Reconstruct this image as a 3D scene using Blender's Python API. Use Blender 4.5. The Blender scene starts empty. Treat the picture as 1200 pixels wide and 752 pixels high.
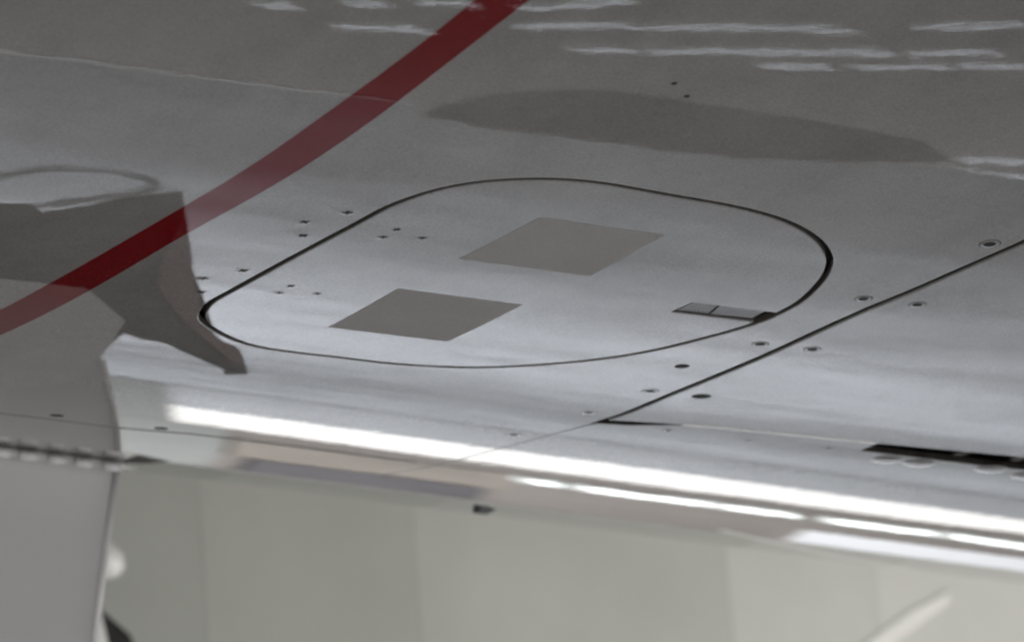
import bpy, bmesh, math, random
from mathutils import Vector, Matrix
from mathutils.geometry import delaunay_2d_cdt
random.seed(7)
sc = bpy.context.scene

# ------------------------------------------------------------------ camera, world, lights, exposure
cd = bpy.data.cameras.new('camera')
cam = bpy.data.objects.new('camera', cd); sc.collection.objects.link(cam)
Rm = Matrix(((0.847366538, -0.125738648, -0.515906718), (-0.528997103, -0.284371618, -0.799559158), (-0.046173741, 0.950432836, -0.307482374)))
cam.matrix_world = Matrix.Translation((-1.55266222, -2.40017078, 0.75243442)) @ Rm.to_4x4()
cd.sensor_width = 36; cd.lens = 201.843
cd.clip_start = 0.05; cd.clip_end = 300
cd.dof.use_dof = True; cd.dof.focus_distance = 2.97; cd.dof.aperture_fstop = 14.0; cd.dof.aperture_blades = 0
sc.camera = cam

w = bpy.data.worlds.new('World'); sc.world = w; w.use_nodes = True
bg = w.node_tree.nodes['Background']
bg.inputs[0].default_value = (0.92, 0.96, 1.0, 1); bg.inputs[1].default_value = 0.12

def area(name, loc, target, size, size_y, power, col=(1, 1, 1)):
    l = bpy.data.lights.new(name, 'AREA'); l.shape = 'RECTANGLE'; l.size = size; l.size_y = size_y
    l.energy = power; l.color = col
    o = bpy.data.objects.new(name, l); sc.collection.objects.link(o)
    o.location = loc
    o.rotation_euler = (Vector(target) - Vector(loc)).to_track_quat('-Z', 'Y').to_euler()
    return o
area('hangar_lamp', (2.9, 6.7, 6.3), (3.1, 7.4, 0), 3, 1.5, 680, (0.92, 0.955, 1.0)).data.spread = math.radians(99)
area('hangar_lamp', (8.0, 12.8, 6.0), (8.5, 14.5, 0), 9, 2, 520, (0.92, 0.96, 1.0)).data.spread = math.radians(110)
area('hangar_lamp', (0.0, -8.5, 9.0), (0.0, -5.5, 0), 10, 3, 2900, (1.0, 0.97, 0.92))
area('hangar_lamp', (-5.5, 1.0, 8.0), (-4.0, 0.5, 0), 3, 6, 350, (1.0, 0.98, 0.95))
area('fairing_fill', (2.7, 0.15, 0.75), (1.25, 1.6, 2.15), 0.9, 0.5, 8.2, (1.0, 0.98, 0.94)).data.spread = math.radians(76)  # added unseen fill lamp that brightens the fairing

sc.view_settings.view_transform = 'Standard'; sc.view_settings.look = 'None'
sc.view_settings.gamma = 1; sc.view_settings.exposure = 0.0
sc.view_settings.use_curve_mapping = False
sc.cycles.max_bounces = 8; sc.cycles.diffuse_bounces = 4; sc.cycles.glossy_bounces = 5
sc.cycles.use_denoising = True
sc.cycles.use_adaptive_sampling = False
sc.cycles.pixel_filter_type = 'BLACKMAN_HARRIS'; sc.cycles.filter_width = 2.0
sc.cycles.sample_clamp_indirect = 5.0

# ------------------------------------------------------------------ measured layout, millimetres along (u) and round (v) the belly
PANEL = [(-110.96, 139.9), (-117.82, 125.98), (-123.16, 108.03), (-123.5, 90.95), (-124.13, 50.75), (-123.64, 19.66), (-122.35, -9.58), (-121.12, -26.09), (-119.58, -48.15), (-118.51, -64.58), (-114.63, -79.26), (-108.87, -93.61), (-101.21, -104.71), (-91.02, -114.57), (-78.8, -122.32), (-64.71, -128.81), (-49.24, -133.15), (-32.16, -135.09), (-13.49, -134.71), (5.51, -134.03), (24.25, -133.93), (43.31, -133.54), (63.82, -131.29), (81.77, -127.33), (97.52, -121.13), (113.15, -112.53), (125.44, -103.16), (137.44, -91.0), (145.23, -79.28), (152.31, -64.53), (158.26, -46.05), (162.94, -26.33), (163.38, -11.25), (163.02, 1.71), (161.29, 14.95), (155.95, 33.79), (149.1, 53.5), (142.14, 73.28), (133.65, 90.94), (123.72, 106.58), (112.59, 120.47), (100.39, 132.8), (87.9, 144.73), (72.2, 156.12), (56.73, 163.38), (40.34, 168.81), (22.8, 172.5), (3.99, 173.83), (-14.71, 175.15), (-32.92, 177.14), (-48.26, 177.25), (-60.92, 175.18), (-76.22, 168.4), (-91.39, 158.19), (-103.7, 147.98)]
S1 = [(222.27, -147.58), (214.45, -107.32), (208.72, -63.86), (202.96, -29.55), (200.72, 9.87), (200.37, 53.06), (199.39, 100.79), (199.41, 149.1), (201.17, 178.32), (203.46, 206.7), (202.92, 228.46)]
S1B = [(199.2, 284.89), (200.91, 363.4), (205.86, 410.59)]
S2 = [(201.44, 222.59), (242.4, 215.19), (284.64, 207.29), (328.63, 201.26), (373.14, 195.23), (468.09, 180.55)]
LATCH = [(108.35, 15.95), (109.73, -2.38), (157.95, -5.69), (158.32, 11.99)]
LATCHMID = [(130.57, 12.96), (127.12, -2.61)]
LATCHEND = [(156.56, 9.49), (156.24, -4.94)]
PA = [(-43.69, -13.89), (-37.94, -83.82), (36.16, -86.12), (34.55, -17.53)]
PB = [(-43.35, 121.04), (-47.17, 42.38), (27.92, 38.61), (28.51, 116.32)]
RUP = [(-212.29, 177.16), (-214.96, 123.29), (-215.37, 74.15), (-215.59, 19.34), (-213.69, -27.43), (-211.2, -67.38), (-209.76, -106.04), (-209.92, -156.64), (-208.14, -197.26), (-206.19, -253.71), (-205.52, -277.69), (-205.47, -292.05)]
RLO = [(-186.89, 226.76), (-187.68, 195.97), (-188.34, 173.62), (-190.53, 107.94), (-192.64, 37.26), (-192.52, -0.93), (-189.24, -39.81), (-186.26, -69.2), (-185.78, -94.58), (-184.3, -125.68), (-183.4, -185.5), (-183.74, -237.26), (-182.73, -264.94), (-180.56, -302.55)]
F_cross_skin = [(-146.07, -30.99), (-133.07, -51.64), (-136.4, -12.51), (-136.0, 50.23), (-147.77, 70.94), (-136.86, 93.31)]
F_cross_panel = [(-97.24, -26.82), (-96.78, -39.69), (-77.92, -33.75), (-99.63, 76.3), (-100.14, 62.81), (-80.7, 68.67)]
F_ring = [(206.32, -139.01), (191.59, -44.82), (224.7, -48.14), (185.28, 44.05), (217.06, 39.83), (170.79, 99.85), (185.18, 153.46), (217.02, 149.2), (183.83, 215.16), (182.02, 293.09)]
F_low = [(248.46, 230.53), (303.28, 228.41), (354.84, 220.39)]
F_dome = [(402.15, 227.04), (423.56, 224.74), (469.58, 215.42), (499.91, 219.35)]
F_dot = [(-65.72, -251.13), (-51.65, -241.03)]
F_dash = [(-50.49, 423.4), (16.41, 419.97)]
LAP = [(-72.44, 451.2), (-45.57, 438.25), (-6.5, 437.57), (21.55, 429.44), (42.39, 422.54), (79.72, 417.09)]
H0, RAD = 1.7, 2.38681

# ------------------------------------------------------------------ materials
def new_mat(name):
    m = bpy.data.materials.new(name); m.use_nodes = True
    nt = m.node_tree; b = nt.nodes['Principled BSDF']
    return m, nt, b
def nd(nt, t, **kw):
    n = nt.nodes.new(t)
    for k, v in kw.items(): setattr(n, k, v)
    return n
def noise(nt, vec, scale, detail=3, rough=0.5, dist=0.0):
    n = nd(nt, 'ShaderNodeTexNoise'); n.inputs['Scale'].default_value = scale
    n.inputs['Detail'].default_value = detail; n.inputs['Roughness'].default_value = rough
    n.inputs['Distortion'].default_value = dist
    nt.links.new(vec, n.inputs['Vector']); return n
def ramp(nt, fac, stops):
    r = nd(nt, 'ShaderNodeValToRGB'); e = r.color_ramp.elements
    e[0].position, e[0].color = stops[0][0], stops[0][1]
    e[1].position, e[1].color = stops[1][0], stops[1][1]
    for p, c in stops[2:]:
        k = e.new(p); k.color = c
    nt.links.new(fac, r.inputs[0]); return r
def coords(nt, scale=(1, 1, 1)):
    g = nd(nt, 'ShaderNodeNewGeometry'); mp = nd(nt, 'ShaderNodeMapping')
    mp.inputs['Scale'].default_value = scale
    nt.links.new(g.outputs['Position'], mp.inputs['Vector']); return mp.outputs[0]
def mulc(nt, a, b_):
    m = nd(nt, 'ShaderNodeMix', data_type='RGBA', blend_type='MULTIPLY'); m.inputs[0].default_value = 1
    nt.links.new(a, m.inputs[6]); nt.links.new(b_, m.inputs[7]); return m.outputs[2]
G = lambda v, a=1: (v, v, v, a)

def gloss_paint(name, col, wave=1.0, dirt=0.12, coat_rough=0.013, coat=1.0):
    """sprayed gloss enamel: coloured base under a clear coat with orange peel and slow skin waviness"""
    m, nt, b = new_mat(name)
    co = coords(nt)
    st = coords(nt, (1.0, 0.35, 1.0))
    d1 = noise(nt, st, 9, 5, 0.6, 0.4)
    d2 = noise(nt, co, 70, 4, 0.6); d3 = noise(nt, co, 650, 3, 0.8)
    r3 = ramp(nt, d3.outputs[0], [(0.3, G(0.78)), (0.7, G(1.18))])
    r1 = ramp(nt, d1.outputs[0], [(0.3, G(1 - dirt)), (0.7, G(1 + dirt * .3))])
    r2 = ramp(nt, d2.outputs[0], [(0.3, G(0.95)), (0.7, G(1.03))])
    cc = nd(nt, 'ShaderNodeRGB'); cc.outputs[0].default_value = (*col, 1)
    c = mulc(nt, mulc(nt, mulc(nt, cc.outputs[0], r1.outputs[0]), r2.outputs[0]), r3.outputs[0])
    # small scuffs
    sn = noise(nt, coords(nt, (18, 170, 18)), 1.0, 2, 0.5, 0.3)
    rs = ramp(nt, sn.outputs[0], [(0.185, G(0.55)), (0.215, G(1.0))])
    c = mulc(nt, c, rs.outputs[0])
    nt.links.new(c, b.inputs['Base Color'])
    b.inputs['Roughness'].default_value = 0.55
    b.inputs['Specular IOR Level'].default_value = 0.0
    b.inputs['Coat Weight'].default_value = coat
    b.inputs['Coat IOR'].default_value = 1.5
    rr = nd(nt, 'ShaderNodeMapRange'); rr.inputs['From Min'].default_value = .3; rr.inputs['From Max'].default_value = .7
    rr.inputs['To Min'].default_value = coat_rough * .6; rr.inputs['To Max'].default_value = coat_rough * 1.7
    nt.links.new(d1.outputs[0], rr.inputs[0]); nt.links.new(rr.outputs[0], b.inputs['Coat Roughness'])
    # relief in metres
    op = noise(nt, co, 120, 2, 0.5); mid = noise(nt, co, 38, 1, 0.4); lo = noise(nt, co, 7, 1, 0.4)
    def sc_(n, k):
        q = nd(nt, 'ShaderNodeMath', operation='MULTIPLY'); q.inputs[1].default_value = k
        nt.links.new(n.outputs[0], q.inputs[0]); return q.outputs[0]
    def add(a, b2):
        q = nd(nt, 'ShaderNodeMath', operation='ADD'); nt.links.new(a, q.inputs[0]); nt.links.new(b2, q.inputs[1]); return q.outputs[0]
    hgt = add(add(sc_(op, 1.1e-5 * wave), sc_(mid, 2.2e-5 * wave)), sc_(lo, 1.5e-4 * wave))
    bp = nd(nt, 'ShaderNodeBump'); bp.inputs['Strength'].default_value = 1; bp.inputs['Distance'].default_value = 1.0
    nt.links.new(hgt, bp.inputs['Height'])
    nt.links.new(bp.outputs[0], b.inputs['Coat Normal'])
    return m

def simple(name, col, rough=0.5, metal=0.0, var=0.1, scale=30, spec=0.5, coat=0.0, bump=0.0):
    m, nt, b = new_mat(name)
    co = coords(nt); n = noise(nt, co, scale, 4, 0.6)
    r = ramp(nt, n.outputs[0], [(0.3, (*[c * (1 - var) for c in col], 1)), (0.7, (*[min(1, c * (1 + var)) for c in col], 1))])
    nt.links.new(r.outputs[0], b.inputs['Base Color'])
    b.inputs['Roughness'].default_value = rough; b.inputs['Metallic'].default_value = metal
    b.inputs['Specular IOR Level'].default_value = spec; b.inputs['Coat Weight'].default_value = coat
    if bump:
        bp = nd(nt, 'ShaderNodeBump'); bp.inputs['Strength'].default_value = 1; bp.inputs['Distance'].default_value = bump
        nt.links.new(n.outputs[0], bp.inputs['Height']); nt.links.new(bp.outputs[0], b.inputs['Normal'])
    return m
def emit(name, col, strength, base=(0.8, 0.8, 0.8)):
    m, nt, b = new_mat(name)
    b.inputs['Base Color'].default_value = (*base, 1)
    if strength > 50: m.cycles.emission_sampling = 'NONE'
    b.inputs['Emission Color'].default_value = (*col, 1); b.inputs['Emission Strength'].default_value = strength
    return m

M = {}
M['skin'] = gloss_paint('grey_gloss_enamel', (0.225, 0.220, 0.217), dirt=.2)
M['panel'] = gloss_paint('grey_gloss_enamel_panel', (0.232, 0.229, 0.229), wave=0.9, dirt=.2, coat_rough=0.018)
M['red'] = gloss_paint('red_gloss_film', (0.135, 0.002, 0.004), wave=1.0, dirt=0.06, coat_rough=0.013, coat=0.55)
M['gap'] = simple('dark_gap_sealant', (0.028, 0.026, 0.022), 0.8, var=0.5, scale=120, spec=0.2)
M['seal'] = simple('tan_edge_sealant', (0.09, 0.083, 0.073), 0.7, var=0.3, scale=150, spec=0.3)
M['screw'] = simple('painted_screw_head', (0.24, 0.235, 0.23), 0.35, var=0.15, scale=400, coat=0.6)
M['pit'] = simple('screw_recess_dark', (0.022, 0.020, 0.018), 0.7, var=0.4, scale=400, spec=0.2)  # near-black tone for screw recesses, ring grooves and dots
M['latch'] = simple('latch_enamel', (0.17, 0.17, 0.178), 0.4, var=0.15, scale=150, spec=0.45)
M['door'] = simple('door_grey_paint', (0.70, 0.692, 0.698), 0.35, var=0.03, scale=12, coat=0.3)
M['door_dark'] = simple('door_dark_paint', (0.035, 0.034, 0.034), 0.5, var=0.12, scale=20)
M['door_pink'] = simple('door_dull_pink_primer', (0.24, 0.145, 0.15), 0.5, var=0.1, scale=30)
M['trim'] = simple('white_trim_and_glint', (0.85, 0.85, 0.86), 0.3, var=0.03)  # white for the door trim and the hatch lip's painted highlight
M['fair'] = simple('fairing_grey_green', (0.66, 0.675, 0.635), 0.45, var=0.06, scale=6, coat=0.15)
M['fair2'] = simple('fairing_pale_grey', (0.76, 0.755, 0.725), 0.45, var=0.05, scale=6, coat=0.15)
M['pillar'] = simple('pale_grey_pillar', (0.36, 0.36, 0.34), 0.5, var=0.06, scale=2)
M['brace'] = simple('pale_brace_paint', (0.86, 0.855, 0.83), 0.4, var=0.03)
M['white'] = simple('white_paint', (0.8, 0.8, 0.77), 0.4, var=0.04)
M['rubber'] = simple('black_rubber', (0.02, 0.02, 0.02), 0.6, var=0.3)
M['metal'] = simple('bare_metal', (0.55, 0.55, 0.56), 0.35, metal=1.0, var=0.1)
M['hull'] = simple('hull_paint', (0.5, 0.5, 0.5), 0.4, var=0.05)

def riblet():
    m, nt, b = new_mat('riblet_matte_film')
    n = noise(nt, coords(nt), 500, 3, 0.6); n2 = noise(nt, coords(nt), 25, 3)
    r = ramp(nt, n.outputs[0], [(0.3, (0.262, 0.256, 0.250, 1)), (0.7, (0.305, 0.297, 0.290, 1))])
    r2 = ramp(nt, n2.outputs[0], [(0.3, G(.95)), (0.7, G(1.04))])
    nt.links.new(mulc(nt, r.outputs[0], r2.outputs[0]), b.inputs['Base Color'])
    b.inputs['Roughness'].default_value = 0.65; b.inputs['Specular IOR Level'].default_value = 0.5
    wv = nd(nt, 'ShaderNodeTexWave', bands_direction='Y'); wv.inputs['Scale'].default_value = 900
    nt.links.new(coords(nt), wv.inputs['Vector'])
    bp = nd(nt, 'ShaderNodeBump'); bp.inputs['Strength'].default_value = .5; bp.inputs['Distance'].default_value = 1e-4
    nt.links.new(wv.outputs['Fac'], bp.inputs['Height']); nt.links.new(bp.outputs[0], b.inputs['Normal'])
    return m
M['riblet'] = riblet()

def floor_mat(name, lo, hi, coat, rough):
    m, nt, b = new_mat(name)
    co = coords(nt); n = noise(nt, co, 1.7, 6, 0.6); n2 = noise(nt, co, 9, 4, .6)
    r = ramp(nt, n.outputs[0], [(0.3, (*lo, 1)), (0.7, (*hi, 1))])
    r2 = ramp(nt, n2.outputs[0], [(0.3, G(.92)), (0.7, G(1.0))])
    nt.links.new(mulc(nt, r.outputs[0], r2.outputs[0]), b.inputs['Base Color'])
    b.inputs['Roughness'].default_value = rough; b.inputs['Specular IOR Level'].default_value = 0.2
    b.inputs['Coat Weight'].default_value = coat; b.inputs['Coat Roughness'].default_value = 0.01
    return m
M['floor'] = floor_mat('polished_concrete', (0.36, 0.35, 0.335), (0.48, 0.465, 0.45), 1.0, 0.6)
M['concrete'] = floor_mat('pale_concrete', (0.25, 0.255, 0.265), (0.48, 0.49, 0.515), 0.0, 0.75)
M['matting'] = simple('dark_rubber_matting', (0.03, 0.029, 0.027), 0.8, var=0.2, scale=25, spec=0.1)
M['hose'] = simple('grey_hose', (0.07, 0.07, 0.07), 0.6)
M['line'] = simple('white_floor_paint', (0.9, 0.9, 0.92), 0.5, var=0.1)
M['wall'] = simple('far_wall_paint', (0.32, 0.28, 0.25), 0.6, var=0.1, scale=1.5)
M['dado'] = simple('far_wall_dado', (0.74, 0.74, 0.75), 0.6, var=0.1, scale=1.5)
M['beam'] = simple('dark_steel_beam', (0.13, 0.12, 0.125), 0.5, var=0.2, scale=2)
M['tan'] = simple('tan_board', (0.36, 0.31, 0.265), 0.6, var=0.1, scale=2)
M['window_glow'] = emit('daylit_frosted_glass', (1.0, 0.962, 0.90), 1.5)
M['upper_glow'] = emit('dim_rim_glow', (0.95, 0.95, 1.0), 0.6)  # glow of the added upper panel on the far wall
M['tube'] = emit('fluorescent_tube', (0.93, 1.0, 0.98), 4.0)
M['tube_ceiling'] = emit('ceiling_tube', (0.82, 0.89, 1.0), 650.0)

# ------------------------------------------------------------------ object helpers
def link(name, me, mat=None, parent=None):
    o = bpy.data.objects.new(name, me); sc.collection.objects.link(o)
    if mat is not None:
        for mm in (mat if isinstance(mat, (list, tuple)) else [mat]): me.materials.append(mm)
    if parent: o.parent = parent
    return o
def empty(name, label, cat, loc=(0, 0, 0), group=None):
    o = bpy.data.objects.new(name, None); sc.collection.objects.link(o); o.location = loc
    o['label'] = label; o['category'] = cat
    if group: o['group'] = group
    return o
def put(o, parent):   # parent keeping world coordinates of mesh data
    o.parent = parent; o.matrix_parent_inverse = Matrix.Translation(parent.location).inverted(); return o

def S(u, v, d=0.0):
    """belly surface point: u, v in mm, d mm inward (up)"""
    r = RAD - d / 1000; a = v / 1000 / RAD
    return Vector((u / 1000, r * math.sin(a), H0 + RAD - r * math.cos(a)))
def SN(v):
    a = v / 1000 / RAD
    return Vector((0, math.sin(a), -math.cos(a)))
def SV(v):
    a = v / 1000 / RAD
    return Vector((0, math.cos(a), math.sin(a)))

def area2(p): return sum(p[i][0] * p[(i + 1) % len(p)][1] - p[(i + 1) % len(p)][0] * p[i][1] for i in range(len(p)))
def ccw(p): return list(p) if area2(p) > 0 else list(p)[::-1]
def inside(q, poly):
    x, y = q; c = False; n = len(poly)
    for i in range(n):
        x1, y1 = poly[i]; x2, y2 = poly[(i + 1) % n]
        if (y1 > y) != (y2 > y) and x < (x2 - x1) * (y - y1) / (y2 - y1) + x1: c = not c
    return c
def offset(poly, d):
    """offset a ccw polygon outward by d"""
    n = len(poly); out = []
    for i in range(n):
        a, b, c = Vector(poly[i - 1]), Vector(poly[i]), Vector(poly[(i + 1) % n])
        e1 = (b - a).normalized(); e2 = (c - b).normalized()
        n1 = Vector((e1.y, -e1.x)); n2 = Vector((e2.y, -e2.x)); m = (n1 + n2)
        if m.length < 1e-6: m = n1
        m.normalize(); k = 1 / max(0.35, m.dot(n1))
        out.append(tuple(b + m * d * k))
    return out
def chaikin(p, it=2, closed=True):
    for _ in range(it):
        q = []; n = len(p)
        for i in range(n if closed else n - 1):
            a, b = Vector(p[i]), Vector(p[(i + 1) % n])
            q += [tuple(a * .75 + b * .25), tuple(a * .25 + b * .75)]
        if not closed: q = [p[0]] + q + [p[-1]]
        p = q
    return p
def densify(p, step, closed=True):
    out = []; n = len(p)
    for i in range(n if closed else n - 1):
        a, b = Vector(p[i]), Vector(p[(i + 1) % n]); k = max(1, int((b - a).length / step))
        for j in range(k): out.append(tuple(a + (b - a) * j / k))
    if not closed: out.append(tuple(p[-1]))
    return out

def skin(name, outer, mat, parent, holes=(), du=40, dv=14, bevel=0.5, depth=4.0, lift=0.0, wall_mat=None):
    """curved sheet of real thickness: triangulated top with exact normals, bevelled rim, side wall"""
    outer = ccw(outer); holes = [ccw(h) for h in holes]
    io = offset(outer, -bevel); ih = [offset(h, bevel) for h in holes]
    pts = []; edges = []
    def ring(p):
        s = len(pts); pts.extend(p); edges.extend((s + i, s + (i + 1) % len(p)) for i in range(len(p)))
    ring(io)
    for h in ih: ring(h)
    us = [p[0] for p in io]; vs = [p[1] for p in io]
    k = 0; v = min(vs) + dv / 2
    while v < max(vs):
        u = min(us) + du * (.25 if k % 2 else .75)
        while u < max(us):
            if inside((u, v), io) and not any(inside((u, v), h) for h in ih): pts.append((u, v))
            u += du
        v += dv; k += 1
    vo, eo, fo, _, _, _ = delaunay_2d_cdt([Vector(p) for p in pts], edges, [], 0, 1e-4)
    verts = []; faces = []; fn = []; mats = []
    V2 = [tuple(p) for p in vo]
    verts = [S(p[0], p[1], -lift) for p in V2]
    for f in fo:
        c = (sum(V2[i][0] for i in f) / 3, sum(V2[i][1] for i in f) / 3)
        if not inside(c, io) or any(inside(c, h) for h in ih): continue
        a = [V2[i] for i in f]
        f = list(f)
        if area2(a) > 0: f.reverse()     # outward is down
        faces.append(f); fn.append([SN(V2[i][1]) for i in f]); mats.append(0)
    def rim(inner, outr, sgn):
        n = len(inner); base = len(verts)
        offs = [(inner, 0), (outr, bevel), (outr, depth)]
        for p, d in offs: verts.extend(S(q[0], q[1], d - lift) for q in p)
        side = []
        for i in range(n):
            t = Vector(outr[(i + 1) % n]) - Vector(outr[i - 1]); t.normalize()
            s2 = Vector((t.y, -t.x)) * sgn
            side.append(Vector((s2.x, 0, 0)) + SV(outr[i][1]) * s2.y)
        for i in range(n):
            j = (i + 1) % n
            for L in (0, 1):
                q = [base + L * n + i, base + L * n + j, base + (L + 1) * n + j, base + (L + 1) * n + i]
                def nn(k, lv):
                    N0 = SN(outr[k][1])
                    return N0 if lv == 0 else side[k]
                if L == 0: nl = [nn(i, 0), nn(j, 0), side[j], side[i]]
                else: nl = [side[i], side[j], side[j], side[i]]
                if sgn < 0: q.reverse(); nl.reverse()
                faces.append(q); fn.append(nl); mats.append(L)
    rim(io, outer, 1)
    for a, h in zip(ih, holes): rim(a, h, -1)
    me = bpy.data.meshes.new(name); me.from_pydata(verts, [], faces)
    o = link(name, me, [mat, wall_mat or M['seal']], parent)
    for p, k in zip(me.polygons, mats): p.material_index = k; p.use_smooth = True
    # winding check of rim quads against wanted normals, then exact normals
    flip = [i for i, p in enumerate(me.polygons) if p.normal.dot(sum(fn[i], Vector())) < 0]
    if flip:
        fs = [list(f) for f in faces]
        for i in flip: fs[i].reverse(); fn[i].reverse()
        me2 = bpy.data.meshes.new(name); me2.from_pydata(verts, [], fs)
        for mm in me.materials: me2.materials.append(mm)
        o.data = me2; bpy.data.meshes.remove(me); me2.name = name; me = me2
        for p, k in zip(me.polygons, mats): p.material_index = k; p.use_smooth = True
    me.normals_split_custom_set([tuple(n.normalized()) for f in fn for n in f])
    return o

def box_bm(bm, x0, x1, y0, y1, z0, z1, bev=0.0):
    r = bmesh.ops.create_cube(bm, size=1)
    for v in r['verts']:
        v.co = Vector(((x0 + x1) / 2 + v.co.x * (x1 - x0), (y0 + y1) / 2 + v.co.y * (y1 - y0), (z0 + z1) / 2 + v.co.z * (z1 - z0)))
    if bev:
        es = list({e for v in r['verts'] for e in v.link_edges})
        bmesh.ops.bevel(bm, geom=es, offset=bev, segments=2, affect='EDGES', profile=.5)
def tube_bm(bm, path, rad, seg=12, caps=True):
    rings = []
    path = [Vector(p) for p in path]
    for i, p in enumerate(path):
        t = (path[min(i + 1, len(path) - 1)] - path[max(i - 1, 0)]).normalized()
        a = t.orthogonal().normalized() if i == 0 else (prev - t * prev.dot(t)).normalized()
        prev = a; b = t.cross(a)
        rr = rad[i] if isinstance(rad, (list, tuple)) else rad
        rings.append([bm.verts.new(p + (a * math.cos(2 * math.pi * k / seg) + b * math.sin(2 * math.pi * k / seg)) * rr) for k in range(seg)])
    for r0, r1 in zip(rings, rings[1:]):
        for k in range(seg): bm.faces.new((r0[k], r0[(k + 1) % seg], r1[(k + 1) % seg], r1[k]))
    if caps: bm.faces.new(rings[0][::-1]); bm.faces.new(rings[-1])
def mesh(name, fn, mat, parent=None, smooth=False):
    bm = bmesh.new(); fn(bm); bmesh.ops.recalc_face_normals(bm, faces=bm.faces)
    me = bpy.data.meshes.new(name); bm.to_mesh(me); bm.free()
    if smooth:
        for p in me.polygons: p.use_smooth = True
    o = link(name, me, mat)
    if parent: put(o, parent)
    return o
def prism_xz(name, poly, y0, y1, mat, parent, bev=0.0015):
    def f(bm):
        a = [bm.verts.new((x, y0, z)) for x, z in poly]; b = [bm.verts.new((x, y1, z)) for x, z in poly]
        n = len(poly); bm.faces.new(a); bm.faces.new(b[::-1])
        for i in range(n): bm.faces.new((a[i], b[i], b[(i + 1) % n], a[(i + 1) % n]))
        if bev: bmesh.ops.bevel(bm, geom=[e for e in bm.edges], offset=bev, segments=2, affect='EDGES', clamp_overlap=True)
        bmesh.ops.triangulate(bm, faces=bm.faces)
    return mesh(name, f, mat, parent)

# ------------------------------------------------------------------ setting: floor and far wall
def plane(name, x0, x1, y0, y1, z, mat):
    me = bpy.data.meshes.new(name); me.from_pydata([(x0, y0, z), (x1, y0, z), (x1, y1, z), (x0, y1, z)], [], [(0, 1, 2, 3)])
    return link(name, me, mat)
def floor_piece(name, pts, mat):
    me = bpy.data.meshes.new(name); me.from_pydata([(x, y, 0) for x, y in pts], [], [tuple(range(len(pts)))])
    o = link(name, me, mat); o['kind'] = 'structure'
def join_y(x): return 2.51 - .27 * max(-3, min(4, x - 1.63))
floor_piece('pale_floor', [(-40, -40), (60, -40), (60, -0.9), (-40, -0.9)], M['concrete'])
floor_piece('polished_floor', [(-40, -0.9), (60, -0.9), (60, join_y(60)), (5.63, join_y(9)), (-1.37, join_y(-9)), (-40, join_y(-9))], M['floor'])
floor_piece('concrete_floor', [(-40, 15.9), (-40, join_y(-9)), (-1.37, join_y(-9)), (5.63, join_y(9)), (60, join_y(60)), (60, 15.9)], M['concrete'])

wall = empty('hangar_wall', 'far brown-grey wall with long bright window seen only mirrored in the belly', 'wall', (10, 16, 0))
mesh('wall_base', lambda bm: box_bm(bm, -30, 50, 16.0, 16.2, 0, 0.84), M['dado'], wall)
mesh('wall_face', lambda bm: box_bm(bm, -30, 50, 16.0, 16.2, 1.55, 9.5), M['wall'], wall)
mesh('pillar', lambda bm: box_bm(bm, 6.2, 8.22, 15.93, 16.1, 0.02, 1.56), M['pillar'], wall)
mesh('window_pane', lambda bm: box_bm(bm, 8.22, 50, 16.05, 16.08, 0.84, 1.55), M['window_glow'], wall)
mesh('tan_board', lambda bm: box_bm(bm, 8.5, 9.72, 15.95, 15.99, 1.95, 2.9), M['tan'], wall)
mesh('dark_beam', lambda bm: box_bm(bm, 8.6, 9.6, 15.90, 15.99, 3.0, 4.0), M['beam'], wall)
mesh('pillar_head', lambda bm: box_bm(bm, 6.2, 8.45, 15.92, 15.99, 1.565, 4.4), M['pillar'], wall)
mesh('upper_glow_panel', lambda bm: box_bm(bm, 11.1, 18, 15.95, 15.99, 2.95, 4.5), M['upper_glow'], wall)  # added glowing panel, brightens the rim mirrored along the belly edge

# wall lamps whose row mirrors along the belly edge
for i, (x0, x1) in enumerate(((9.72, 9.9), (9.97, 10.58), (10.61, 10.99), (11.12, 11.65), (11.71, 12.35))):
    L = empty('wall_lamp', ['short lamp at the near end of the mirrored lamp row', 'longest white lamp second along the mirrored lamp row', 'middle lamp of the mirrored row with a dent in its glow', 'fourth white lamp of the mirrored row', 'last lamp of the mirrored row running out of frame'][i], 'lamp', ((x0 + x1) / 2, 15.9, 2.15), 'lamps mirrored along the belly edge')
    mesh('lamp_tray', lambda bm: box_bm(bm, x0 - .01, x1 + .01, 15.93, 15.99, 1.98, 2.32, .01), M['white'], L)
    mesh('tube', lambda bm: box_bm(bm, x0 + .04, x1 - .04, 15.84, 15.925, 2.08, 2.26, .03), M['tube'], L)

# ceiling lamps whose wavy streaks show on the upper skin
rows = [((9.33, 14.3), (9.42, 14.1)), ((9.52, 13.8), (9.62, 13.63)), ((9.70, 13.46), (9.80, 13.2)), ((9.95, 13.05), (10.13, 12.37)),
        ((9.85, 14.57), (10.05, 14.14)), ((10.22, 13.6), (10.42, 13.06)), ((10.46, 13.06), (11.01, 12.05)), ((11.15, 11.75), (11.4, 11.2)),
        ((10.64, 13.93), (10.8, 13.65)), ((10.86, 13.6), (11.42, 12.45)), ((11.48, 12.40), (11.7, 12.0)),
        ((11.33, 13.48), (11.5, 13.16)), ((11.55, 13.05), (11.77, 12.56)), ((11.8, 12.5), (11.95, 12.2)),
        ((13.4, 16.3), (13.54, 15.9)), ((13.62, 15.8), (13.99, 15.55)),
        ((13.45, 15.3), (13.55, 14.9)), ((13.8, 15.9), (14.1, 15.75))]
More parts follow.
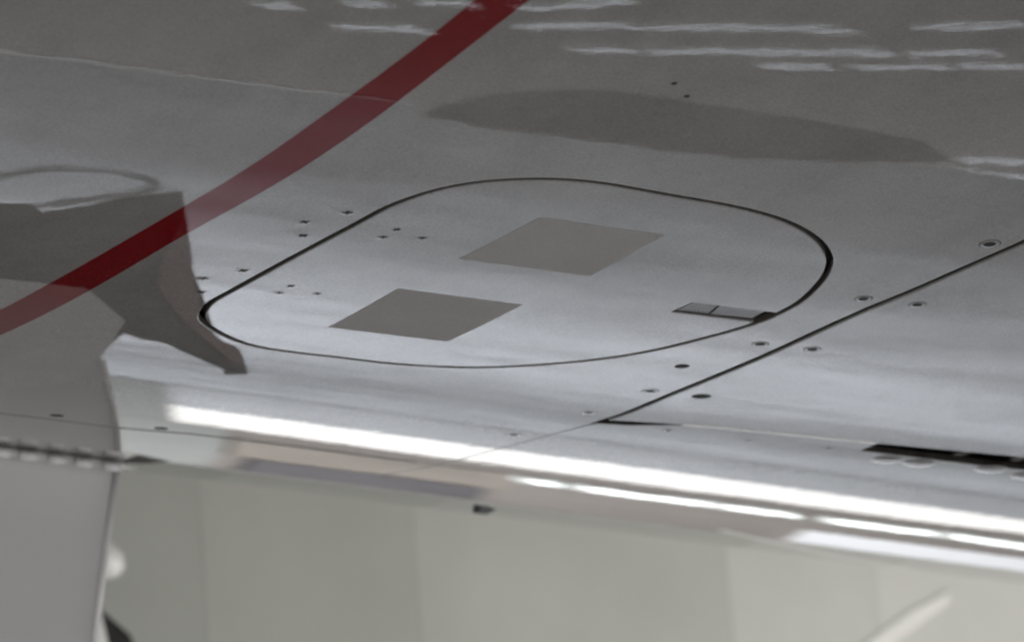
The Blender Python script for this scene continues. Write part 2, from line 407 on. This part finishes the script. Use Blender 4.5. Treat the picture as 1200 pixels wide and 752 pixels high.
SL = ['first streak lamp at the top edge left of the red band', 'second streak lamp at the top edge left of the red band', 'streak lamp touching the red band at the top edge', 'streak lamp just right of the red band at the top edge', 'streak lamp in the second row left of the red band', 'streak lamp just right of the red band in the second row', 'long streak lamp in the second row, top centre', 'streak lamp in the second row at the right border', 'short jagged streak lamp starting the third row', 'longest streak lamp of the third row', 'streak lamp ending the third row toward the right border', 'first streak lamp of the fourth row', 'second streak lamp of the fourth row', 'streak lamp ending the fourth row at the right border', 'upper streak lamp low at the right border', 'streak lamp beside the right end of the dark mat patch', 'topmost streak lamp of the cluster beside the mat patch', 'lowest streak lamp at the right border']
for i, (a, b) in enumerate(rows):
    a = Vector((*a, 9.0)); b = Vector((*b, 9.0))
    L = empty('ceiling_lamp', SL[i], 'lamp', tuple((a + b) / 2 + Vector((0, 0, .1))), 'ceiling lamps mirrored as wavy streaks')
    mesh('tube', lambda bm: tube_bm(bm, [a, b], 0.013, 10), M['tube_ceiling'], L, True)
    mesh('lamp_tray', lambda bm: tube_bm(bm, [a + Vector((0, 0, .12)), b + Vector((0, 0, .12))], 0.06, 4), M['white'], L)

# things on the floor that the gloss paint mirrors
def mat_bm(bm):
    p = [(x + random.uniform(-.008, .008), y + random.uniform(-.008, .008)) for x, y in densify([(1.68, 2.50), (1.69, 2.32), (1.74, 2.23), (1.90, 2.19), (2.16, 2.18), (2.23, 2.27), (2.10, 2.47), (1.81, 2.58), (1.70, 2.57)], .03)]
    a = [bm.verts.new((x, y, 0.0)) for x, y in p]; b = [bm.verts.new((x, y, 0.01)) for x, y in p]
    bm.faces.new(b)
    for i in range(len(p)): bm.faces.new((a[i], a[(i + 1) % len(p)], b[(i + 1) % len(p)], b[i]))
mt = mesh('rubber_mat', mat_bm, M['matting']); mt['label'] = 'dark mat mirrored as a brown patch above the service panel'; mt['category'] = 'mat'
ln = plane('floor_line', -0.5, 0.42, -0.010, 0.010, 0.004, M['line']); ln.location = (1.24, 2.615, 0); ln.rotation_euler = (0, 0, math.radians(-15.1))
ln['kind'] = 'structure'
def hose_path():
    p = [(1.72, 4.6), (1.78, 4.15), (1.76, 3.92), (1.73, 3.69), (1.78, 3.60), (1.86, 3.65), (1.93, 3.80), (2.0, 4.3), (2.1, 4.7)]
    return [Vector((x, y, .018)) for x, y in chaikin(p, 2, False)]
hs = mesh('floor_hose', lambda bm: tube_bm(bm, hose_path(), 0.007, 8), M['hose'], None, True)
hs['label'] = 'thin dark looped hose mirrored left above the red band'; hs['category'] = 'hose'

# ------------------------------------------------------------------ the aircraft
air = empty('aircraft', 'glossy grey aircraft belly with a red band and a rounded service panel', 'aircraft', (0, 0, 0))
panel = ccw(chaikin(PANEL, 2))
# the latch notch cut into the panel edge
LA, LB, LC, LD = LATCH
cutq = [LA, LB, (LC[0] + 14, LC[1] - 0.6), (LD[0] + 14, LD[1] + 0.4)]
def notch(poly):
    ins = [inside(p, cutq) for p in poly]; n = len(poly)
    st = [i for i in range(n) if ins[i] and not ins[i - 1]][0]
    run = []; i = st
    while ins[i % n]: run.append(i % n); i += 1
    rest = [poly[(i + k) % n] for k in range(n - len(run))]
    # rest runs ccw from just after the notch to just before it
    def tr(p):   # trim with a point on the notch edge at the outline
        return p
    if rest[0][1] > rest[-1][1]: seq = [LA, LB] if False else [LB, LA]
    else: seq = [LB, LA]
    lo, hi = rest[-1], rest[0]
    if hi[1] > lo[1]:   # outline goes on below the notch
        e1 = (lo[0] - .3, LC[1] - .2); e2 = (hi[0] - .3, LD[1] + .2)
        return rest + [e1, LB, LA, e2]
    e1 = (lo[0] - .3, LD[1] + .2); e2 = (hi[0] - .3, LC[1] - .2)
    return rest + [e1, LA, LB, e2]
GAP = 1.65
p_in = offset(panel, -GAP); p_out = offset(panel, GAP)
svc = skin('service_panel', notch(ccw(p_in)), M['panel'], air, du=12, dv=7, bevel=0.7, depth=4.0)
svc['label'] = 'rounded service panel with two matte riblet squares and a flush latch'

TOPV, BOTV, U0, U1 = -620, 720, -900, 900
s1 = [(225.5, -175), ] + S1
s1 = [(244, TOPV), (233, -300)] + chaikin(s1, 2, False)
K = s1[-1]
s1b = chaikin([K] + S1B + [(212, 520), (214, BOTV)], 1, False)
left = [(U0, TOPV)] + [(u - 1.9, v) for u, v in s1] + [(u - .25, v) for u, v in s1b[1:]] + [(U0, BOTV)]
skA = skin('belly_skin', densify(left, 30), M['skin'], air, holes=[p_out], du=24, dv=10, bevel=0.7)
s2 = chaikin([(K[0], K[1] - 1)] + S2[1:] + [(540, 171), (U1, 118)], 1, False)
def s2_gap(u):   # opening along the lower edge: wedge by the corner, closed in the middle, open slot further on
    if u < 222: return 10.5
    if u < 246: return 10.5 - 9.6 * (u - 222) / 24
    if u < 374: return 0.9
    return 21 + 9 * min(1, (u - 376) / 90)
upper = [(u + 1.9, v) for u, v in s1[:-1]] + [(u + (1.9 if i == 0 else 0), v - .3) for i, (u, v) in enumerate(s2)] + [(U1, TOPV)]
skB = skin('hatch_skin', densify(upper, 30), M['skin'], air, du=24, dv=10, bevel=1.0, wall_mat=M['gap'])
s2d = densify(s2, 2.0, False)
low_edge = [(u, v + s2_gap(u)) for u, v in s2d if u > K[0] + 1.2]
lower = [(u + .25, v) for u, v in reversed(s1b[1:])] + [(K[0] + .6, K[1] + 10)] + low_edge + [(U1, BOTV)]
skC = skin('lower_skin', lower, M['skin'], air, du=24, dv=10, bevel=0.35, wall_mat=M['gap'])
# raised lap of sheet along the far left edge
lap = [(-700, 452)] + [(-300, 449), (-120, 446)] + [(u, v) for u, v in LAP[1:-1]] + [(80, 421), (192, 418), (196, 430), (200, BOTV - 8), (-700, BOTV - 8)]
skin('lap_skin', densify(lap, 25), M['skin'], air, du=24, dv=8, bevel=.5, depth=.4, lift=.4)

# white strip painting the chamfer's highlight along the hatch's lower edge
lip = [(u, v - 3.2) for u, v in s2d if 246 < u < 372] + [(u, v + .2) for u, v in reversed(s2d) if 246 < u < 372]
lp = skin('hatch_lip_glint', lip, M['trim'], air, du=30, dv=6, bevel=.4, depth=.5, lift=.35)

# structure behind every gap
def backing(name, u0, u1, v0, v1, d, mat):
    nu, nv = 8, 60; vs = []; fs = []
    for j in range(nv + 1):
        for i in range(nu + 1): vs.append(S(u0 + (u1 - u0) * i / nu, v0 + (v1 - v0) * j / nv, d))
    for j in range(nv):
        for i in range(nu):
            a = j * (nu + 1) + i; fs.append((a, a + nu + 1, a + nu + 2, a + 1))
    me = bpy.data.meshes.new(name); me.from_pydata(vs, [], fs); o = link(name, me, mat, air)
    return o
backing('frame_backing', U0 + 5, U1 - 5, TOPV + 5, BOTV - 5, 9.0, M['gap'])
# stringer ends and bolts showing in the open slot
for u in (437, 474):
    vv = 200 - (u - 376) * .19
    mesh('slot_bracket', lambda bm: [bm.verts.new(S(u + a, vv + b, 2.5)) for a, b in ((-3, 4), (3, 4), (3, 18), (-3, 18))] and None or bm.faces.new(bm.verts[:]), M['seal'], air)

# rest of the hull: closed drum round the belly
def hull():
    vs = []; fs = []; prof = [-7.0, -0.9, 0.9, 8.0]
    a0 = -TOPV / 1000 / RAD; a1 = BOTV / 1000 / RAD
    def quads(x0, x1, t0, t1, n):
        b = len(vs)
        for i in range(n + 1):
            t = t0 + (t1 - t0) * i / n
            for x in (x0, x1): vs.append((x, RAD * math.sin(t), H0 + RAD - RAD * math.cos(t)))
        for i in range(n): fs.append((b + 2 * i, b + 2 * i + 1, b + 2 * i + 3, b + 2 * i + 2))
    quads(-7, 8, a1, 2 * math.pi - a0, 80)
    quads(-7, -0.902, -a0, a1, 24); quads(0.902, 8, -a0, a1, 24)
    me = bpy.data.meshes.new('hull_skin'); me.from_pydata(vs, [], fs)
    for p in me.polygons: p.use_smooth = True
    return link('hull_skin', me, M['skin'], air)
hull()

# ------------------------------------------------------------------ riblet patches, latch
def quad_sheet(name, q, mat, parent, lift, n=10):
    a, b, c, d = [Vector(p) for p in q]; vs = []; fs = []
    for j in range(n + 1):
        for i in range(n + 1):
            p = (a * (1 - i / n) + d * i / n) * (1 - j / n) + (b * (1 - i / n) + c * i / n) * (j / n)
            vs.append(S(p.x, p.y, -lift))
    for j in range(n):
        for i in range(n):
            k = j * (n + 1) + i; fs.append((k, k + 1, k + n + 2, k + n + 1))
    # rim down to the paint
    ring = [i for i in range(n + 1)] + [j * (n + 1) + n for j in range(1, n + 1)] + [n * (n + 1) + i for i in range(n - 1, -1, -1)] + [j * (n + 1) for j in range(n - 1, 0, -1)]
    base = len(vs)
    for i in ring: vs.append(vs[i] + Vector((0, 0, lift / 1000)))
    for k in range(len(ring)): fs.append((ring[k], base + k, base + (k + 1) % len(ring), ring[(k + 1) % len(ring)]))
    me = bpy.data.meshes.new(name); me.from_pydata(vs, [], fs); o = link(name, me, mat, parent)
    for p in me.polygons: p.use_smooth = False
    return o
for q, lab in ((PA, 'upper matte brown-grey riblet square'), (PB, 'lower matte brown-grey riblet square')):
    o = quad_sheet('riblet_patch', q, M['riblet'], svc, 0.12); o['label'] = lab

def lerp(a, b, t): return (a[0] + (b[0] - a[0]) * t, a[1] + (b[1] - a[1]) * t)
mA, mB = LATCHMID
def shrink(q, d): return offset(ccw(q), -d)
tr = skin('latch_trigger', densify(shrink([lerp(LA, mA, .10), lerp(LB, mB, .10), mB, mA], .45), 4), M['latch'], svc, du=6, dv=4, bevel=.3, depth=3.5, lift=-1.1)
hd = skin('latch_handle', densify(shrink([mA, mB, LATCHEND[1], LATCHEND[0]], .45), 4), M['latch'], svc, du=8, dv=4, bevel=.3, depth=3.5, lift=-0.9)
hd['label'] = 'smooth latch handle plate beside the speckled trigger'
# tiny drilled dots on the trigger plate
def dots(bm):
    for i in range(6):
        for j in range(3):
            t, s_ = .28 + i * .12, .22 + j * .28
            p = lerp(lerp(LA, mA, t), lerp(LB, mB, t), s_)
            c = S(p[0], p[1], 1.06); N = SN(p[1]); t2 = SV(p[1])
            bm.faces.new([bm.verts.new(c + Vector((math.cos(k * 1.047) * .0005, 0, 0)) + t2 * math.sin(k * 1.047) * .0005) for k in range(6)])
mesh('trigger_dots', dots, M['pit'], svc)

# ------------------------------------------------------------------ red band
def band():
    up = [(RUP[0][0], 330)] + RUP + [(-205, -480)]; lo = [(-187.5, 330)] + RLO + [(-180, -480)]
    def at(line, v):
        for (u0, v0), (u1, v1) in zip(line, line[1:]):
            if v1 <= v <= v0: return u0 + (u1 - u0) * (v - v0) / (v1 - v0)
        return line[0][0] if v > line[0][1] else line[-1][0]
    def sm(line, v): return sum(at(line, v + k) for k in range(-40, 41, 8)) / 11
    vs = []; fs = []; n = 160; m = 4
    for j in range(n + 1):
        v = 330 - 790 * j / n
        a, b = sm(up, v), sm(lo, v)
        rnd = (random.random() - .5) * .12
        for i in range(m + 1): vs.append(S(a + (b - a) * i / m + (rnd if i in (0, m) else 0), v, -0.10 if 0 < i < m else -.05))
    for j in range(n):
        for i in range(m):
            k = j * (m + 1) + i; fs.append((k, k + 1, k + m + 2, k + m + 1))
    me = bpy.data.meshes.new('red_band'); me.from_pydata(vs, [], fs)
    for p in me.polygons: p.use_smooth = True
    o = link('red_band', me, M['red'], air)
    me.normals_split_custom_set_from_vertices([tuple(Vector((0, p.co.y, p.co.z - H0 - RAD)).normalized()) for p in me.vertices])
    o['label'] = 'dark red gloss band round the grey belly'
    return o
rb = band()
if rb.data.polygons[0].normal.z > 0: rb.data.flip_normals()

# ------------------------------------------------------------------ screws
def screw_mesh(kind, R):
    """flush head with a recess; local x,y in the skin, +z outward"""
    bm = bmesh.new(); seg = 24
    def ring(r, z): return [bm.verts.new((r * math.cos(2 * math.pi * k / seg), r * math.sin(2 * math.pi * k / seg), z)) for k in range(seg)]
    def band_(a, b, mi):
        for k in range(seg):
            f = bm.faces.new((a[k], a[(k + 1) % seg], b[(k + 1) % seg], b[k])); f.material_index = mi; f.smooth = True
    if kind == 'cross':
        prof = [(R, 0.0, 0), (R * .93, .00004, 0), (R * .8, .00005, 0)]
    elif kind == 'ring':
        prof = [(R, .00002, 0), (R * .97, .00005, 0), (R * .86, .00009, 1), (R * .76, .00016, 0), (R * .55, .00018, 0), (R * .5, .0002, 1)]
    elif kind == 'dark':
        prof = [(R, .0001, 1), (R * .95, .0002, 1), (R * .6, .00022, 1)]
    elif kind == 'dome':
        prof = [(R, 0, 0), (R * .9, R * .05, 0), (R * .75, R * .10, 0), (R * .5, R * .15, 0), (R * .25, R * .17, 0)]
    else:
        prof = [(R, .0001, 0), (R * .8, .0002, 0)]
    rs = [ring(r, z) for r, z, _ in prof]
    for (a, b), p in zip(zip(rs, rs[1:]), prof[1:]): band_(a, b, p[2])
    f = bm.faces.new(rs[-1]); f.material_index = prof[-1][2]; f.smooth = True
    if kind in ('cross', 'ring'):      # cross recess
        c = R * (.64 if kind == 'cross' else .5); t = R * (.22 if kind == 'cross' else .16); z = prof[-1][1] + .00004
        for ang in (0.35, 0.35 + math.pi / 2):
            ca, sa = math.cos(ang), math.sin(ang)
            q = [bm.verts.new((x * ca - y * sa, x * sa + y * ca, z)) for x, y in ((-c, -t), (c, -t), (c, t), (-c, t))]
            f = bm.faces.new(q); f.material_index = 1
            z += .00003
    if kind == 'dot':
        for f in bm.faces: f.material_index = 1
    me = bpy.data.meshes.new('screw'); bm.to_mesh(me); bm.free()
    return me
def place(name, me, u, v, parent, mats, rot=0.0):
    if not me.materials:
        for mm in mats: me.materials.append(mm)
    o = bpy.data.objects.new(name, me); sc.collection.objects.link(o); o.parent = parent
    X = Vector((1, 0, 0)); N = SN(v); Y = N.cross(X)
    m = Matrix((X, Y, N)).transposed().to_4x4()
    o.matrix_world = Matrix.Translation(S(u, v, 0.02)) @ m @ Matrix.Rotation(rot, 4, 'Z')
    return o
SM = [M['skin'], M['pit']]
cr = screw_mesh('cross', .0042); crs = screw_mesh('cross', .0034)
dimple = screw_mesh('dot', .0115)
for f in dimple.polygons: f.material_index = 0
for v_ in dimple.vertices:
    r_ = math.hypot(v_.co.x, v_.co.y) / .0115; v_.co.z = .00012 * max(0, 1 - r_ * r_)
for u, v in (F_cross_skin[2], F_ring[7]): place('screw_dimple', dimple, u, v, air, [M['skin'], M['skin']])
for i, (u, v) in enumerate(F_cross_skin): place('screw', cr, u, v, air, SM, random.random() * 3)
for i, (u, v) in enumerate(F_cross_panel): place('screw', crs, u, v, svc, SM, random.random() * 3)
rg = screw_mesh('ring', .0062); rg2 = screw_mesh('ring', .0052); dk = screw_mesh('dark', .0042); dk2 = screw_mesh('dark', .0056)
for i, (u, v) in enumerate(F_ring):
    me = {0: rg, 5: dk, 7: dk2}.get(i, rg2)
    place('screw', me, u, v, air, SM, random.random() * 3)
for u, v in F_low: place('screw', screw_mesh('ring', .0035) , u, v, air, SM)
sdk = screw_mesh('dark', .0042)
for u, v in F_dash: place('screw', sdk, u, v - 2, air, SM)
dm = screw_mesh('dome', .0105)
for u, v in F_dome: place('dome_washer', dm, u, v, air, [M['skin'], M['pit']])
dt = screw_mesh('dot', .0016)
for u, v in F_dot: place('rivet', dt, u, v, air, [M['pit'], M['pit']])

# ------------------------------------------------------------------ gear door hanging from the far side of the belly
D = bpy.data.objects.new('gear_door', None); sc.collection.objects.link(D); D.location = (0, .615, 1.78); put(D, air); D.location = (0, .615, 1.78)
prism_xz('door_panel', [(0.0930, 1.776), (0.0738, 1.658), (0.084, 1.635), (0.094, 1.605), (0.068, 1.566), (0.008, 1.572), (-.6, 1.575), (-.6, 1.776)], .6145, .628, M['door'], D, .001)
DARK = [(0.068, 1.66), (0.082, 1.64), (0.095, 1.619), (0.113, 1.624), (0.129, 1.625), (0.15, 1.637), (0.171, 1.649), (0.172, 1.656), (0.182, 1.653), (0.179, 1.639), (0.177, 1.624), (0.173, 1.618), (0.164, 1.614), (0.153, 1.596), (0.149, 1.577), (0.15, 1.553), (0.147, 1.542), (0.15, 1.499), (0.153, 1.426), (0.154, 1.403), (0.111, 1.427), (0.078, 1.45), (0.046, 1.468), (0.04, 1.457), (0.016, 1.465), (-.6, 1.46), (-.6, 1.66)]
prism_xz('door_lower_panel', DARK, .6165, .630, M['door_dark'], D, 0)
PINK = [(0.147, 1.453), (0.1505, 1.487), (0.1495, 1.511), (0.147, 1.542), (0.15, 1.559), (0.149, 1.582), (0.157, 1.604), (0.164, 1.614), (0.173, 1.618), (0.177, 1.624), (0.178, 1.639), (0.171, 1.641), (0.163, 1.63), (0.15, 1.613), (0.136, 1.59), (0.12, 1.553), (0.126, 1.518)]
prism_xz('door_side_strip', [(x - .0015, z) for x, z in PINK], .6135, .6164, M['door_pink'], D, 0)
mesh('edge_trim', lambda bm: tube_bm(bm, [(0.0945, .6135, 1.776), (0.0848, .6135, 1.72), (0.0752, .6135, 1.66)], .0022, 8), M['trim'], D, True)
mesh('hinge_tube', lambda bm: tube_bm(bm, [(-.6, .600, 1.771), (0.0925, .604, 1.7745)], .0030, 10), M['door'], D, True)
def knuckles(bm):
    for k in range(22):
        x = 0.088 - k * .019
        tube_bm(bm, [(x, .6005, 1.7722), (x - .008 - random.random() * .004, .6005, 1.772)], .0029 + random.random() * .0004, 8)
mesh('hinge_knuckles', knuckles, M['door'], D, True)

# small drain block on the far edge
mesh('drain_block', lambda bm: box_bm(bm, .361, .372, .612, .624, 1.7795, 1.792, .001), M['rubber'], air)

# ------------------------------------------------------------------ pale fairing hanging behind, out of focus
F = bpy.data.objects.new('fairing', None); sc.collection.objects.link(F); F['label'] = 'pale grey-green panelled fairing out of focus behind the belly edge'
F.parent = air; F.location = (1.0, 1.6, 2.2)
FM = [simple('fairing_falloff_paint', c, 0.45, var=0.06, scale=6, coat=0.15) for c in ((.44, .45, .42), (.475, .485, .452), (.52, .53, .498), (.595, .603, .57), (.65, .652, .62), (.73, .722, .69))]  # panel tones lighten rightward: light falloff put into the colour
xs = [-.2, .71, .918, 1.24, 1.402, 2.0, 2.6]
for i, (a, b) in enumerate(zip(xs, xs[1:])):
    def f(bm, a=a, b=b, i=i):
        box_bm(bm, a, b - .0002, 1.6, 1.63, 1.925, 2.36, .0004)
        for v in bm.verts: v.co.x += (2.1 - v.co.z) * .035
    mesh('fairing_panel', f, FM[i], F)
mesh('fairing_rib', lambda bm: box_bm(bm, -.2, 2.6, 1.632, 1.66, 1.93, 2.35), M['hull'], F)
prism_xz('brace', [(1.484, 2.0965), (1.480, 2.0835), (1.206, 1.8985), (1.196, 1.9085), (1.437, 2.0715)], 1.5985, 1.6005, M['brace'], F, .0008)
mesh('bracket_arm', lambda bm: tube_bm(bm, [(0.44, 1.45, 2.03), (0.535, 1.45, 1.984), (0.546, 1.45, 1.979), (0.552, 1.45, 1.976)], [.018, .0155, .013, .006], 12), M['white'], F, True)
mesh('dark_fitting', lambda bm: tube_bm(bm, [(0.44, 1.50, 1.985), (0.545, 1.50, 1.947), (0.572, 1.50, 1.93), (0.585, 1.50, 1.89)], [.016, .016, .015, .018], 12), M['rubber'], F, True)
mesh('pale_fitting', lambda bm: tube_bm(bm, [(0.48, 1.44, 1.965), (0.515, 1.44, 1.94), (0.527, 1.44, 1.87)], [.010, .011, .014], 12), M['white'], F, True)
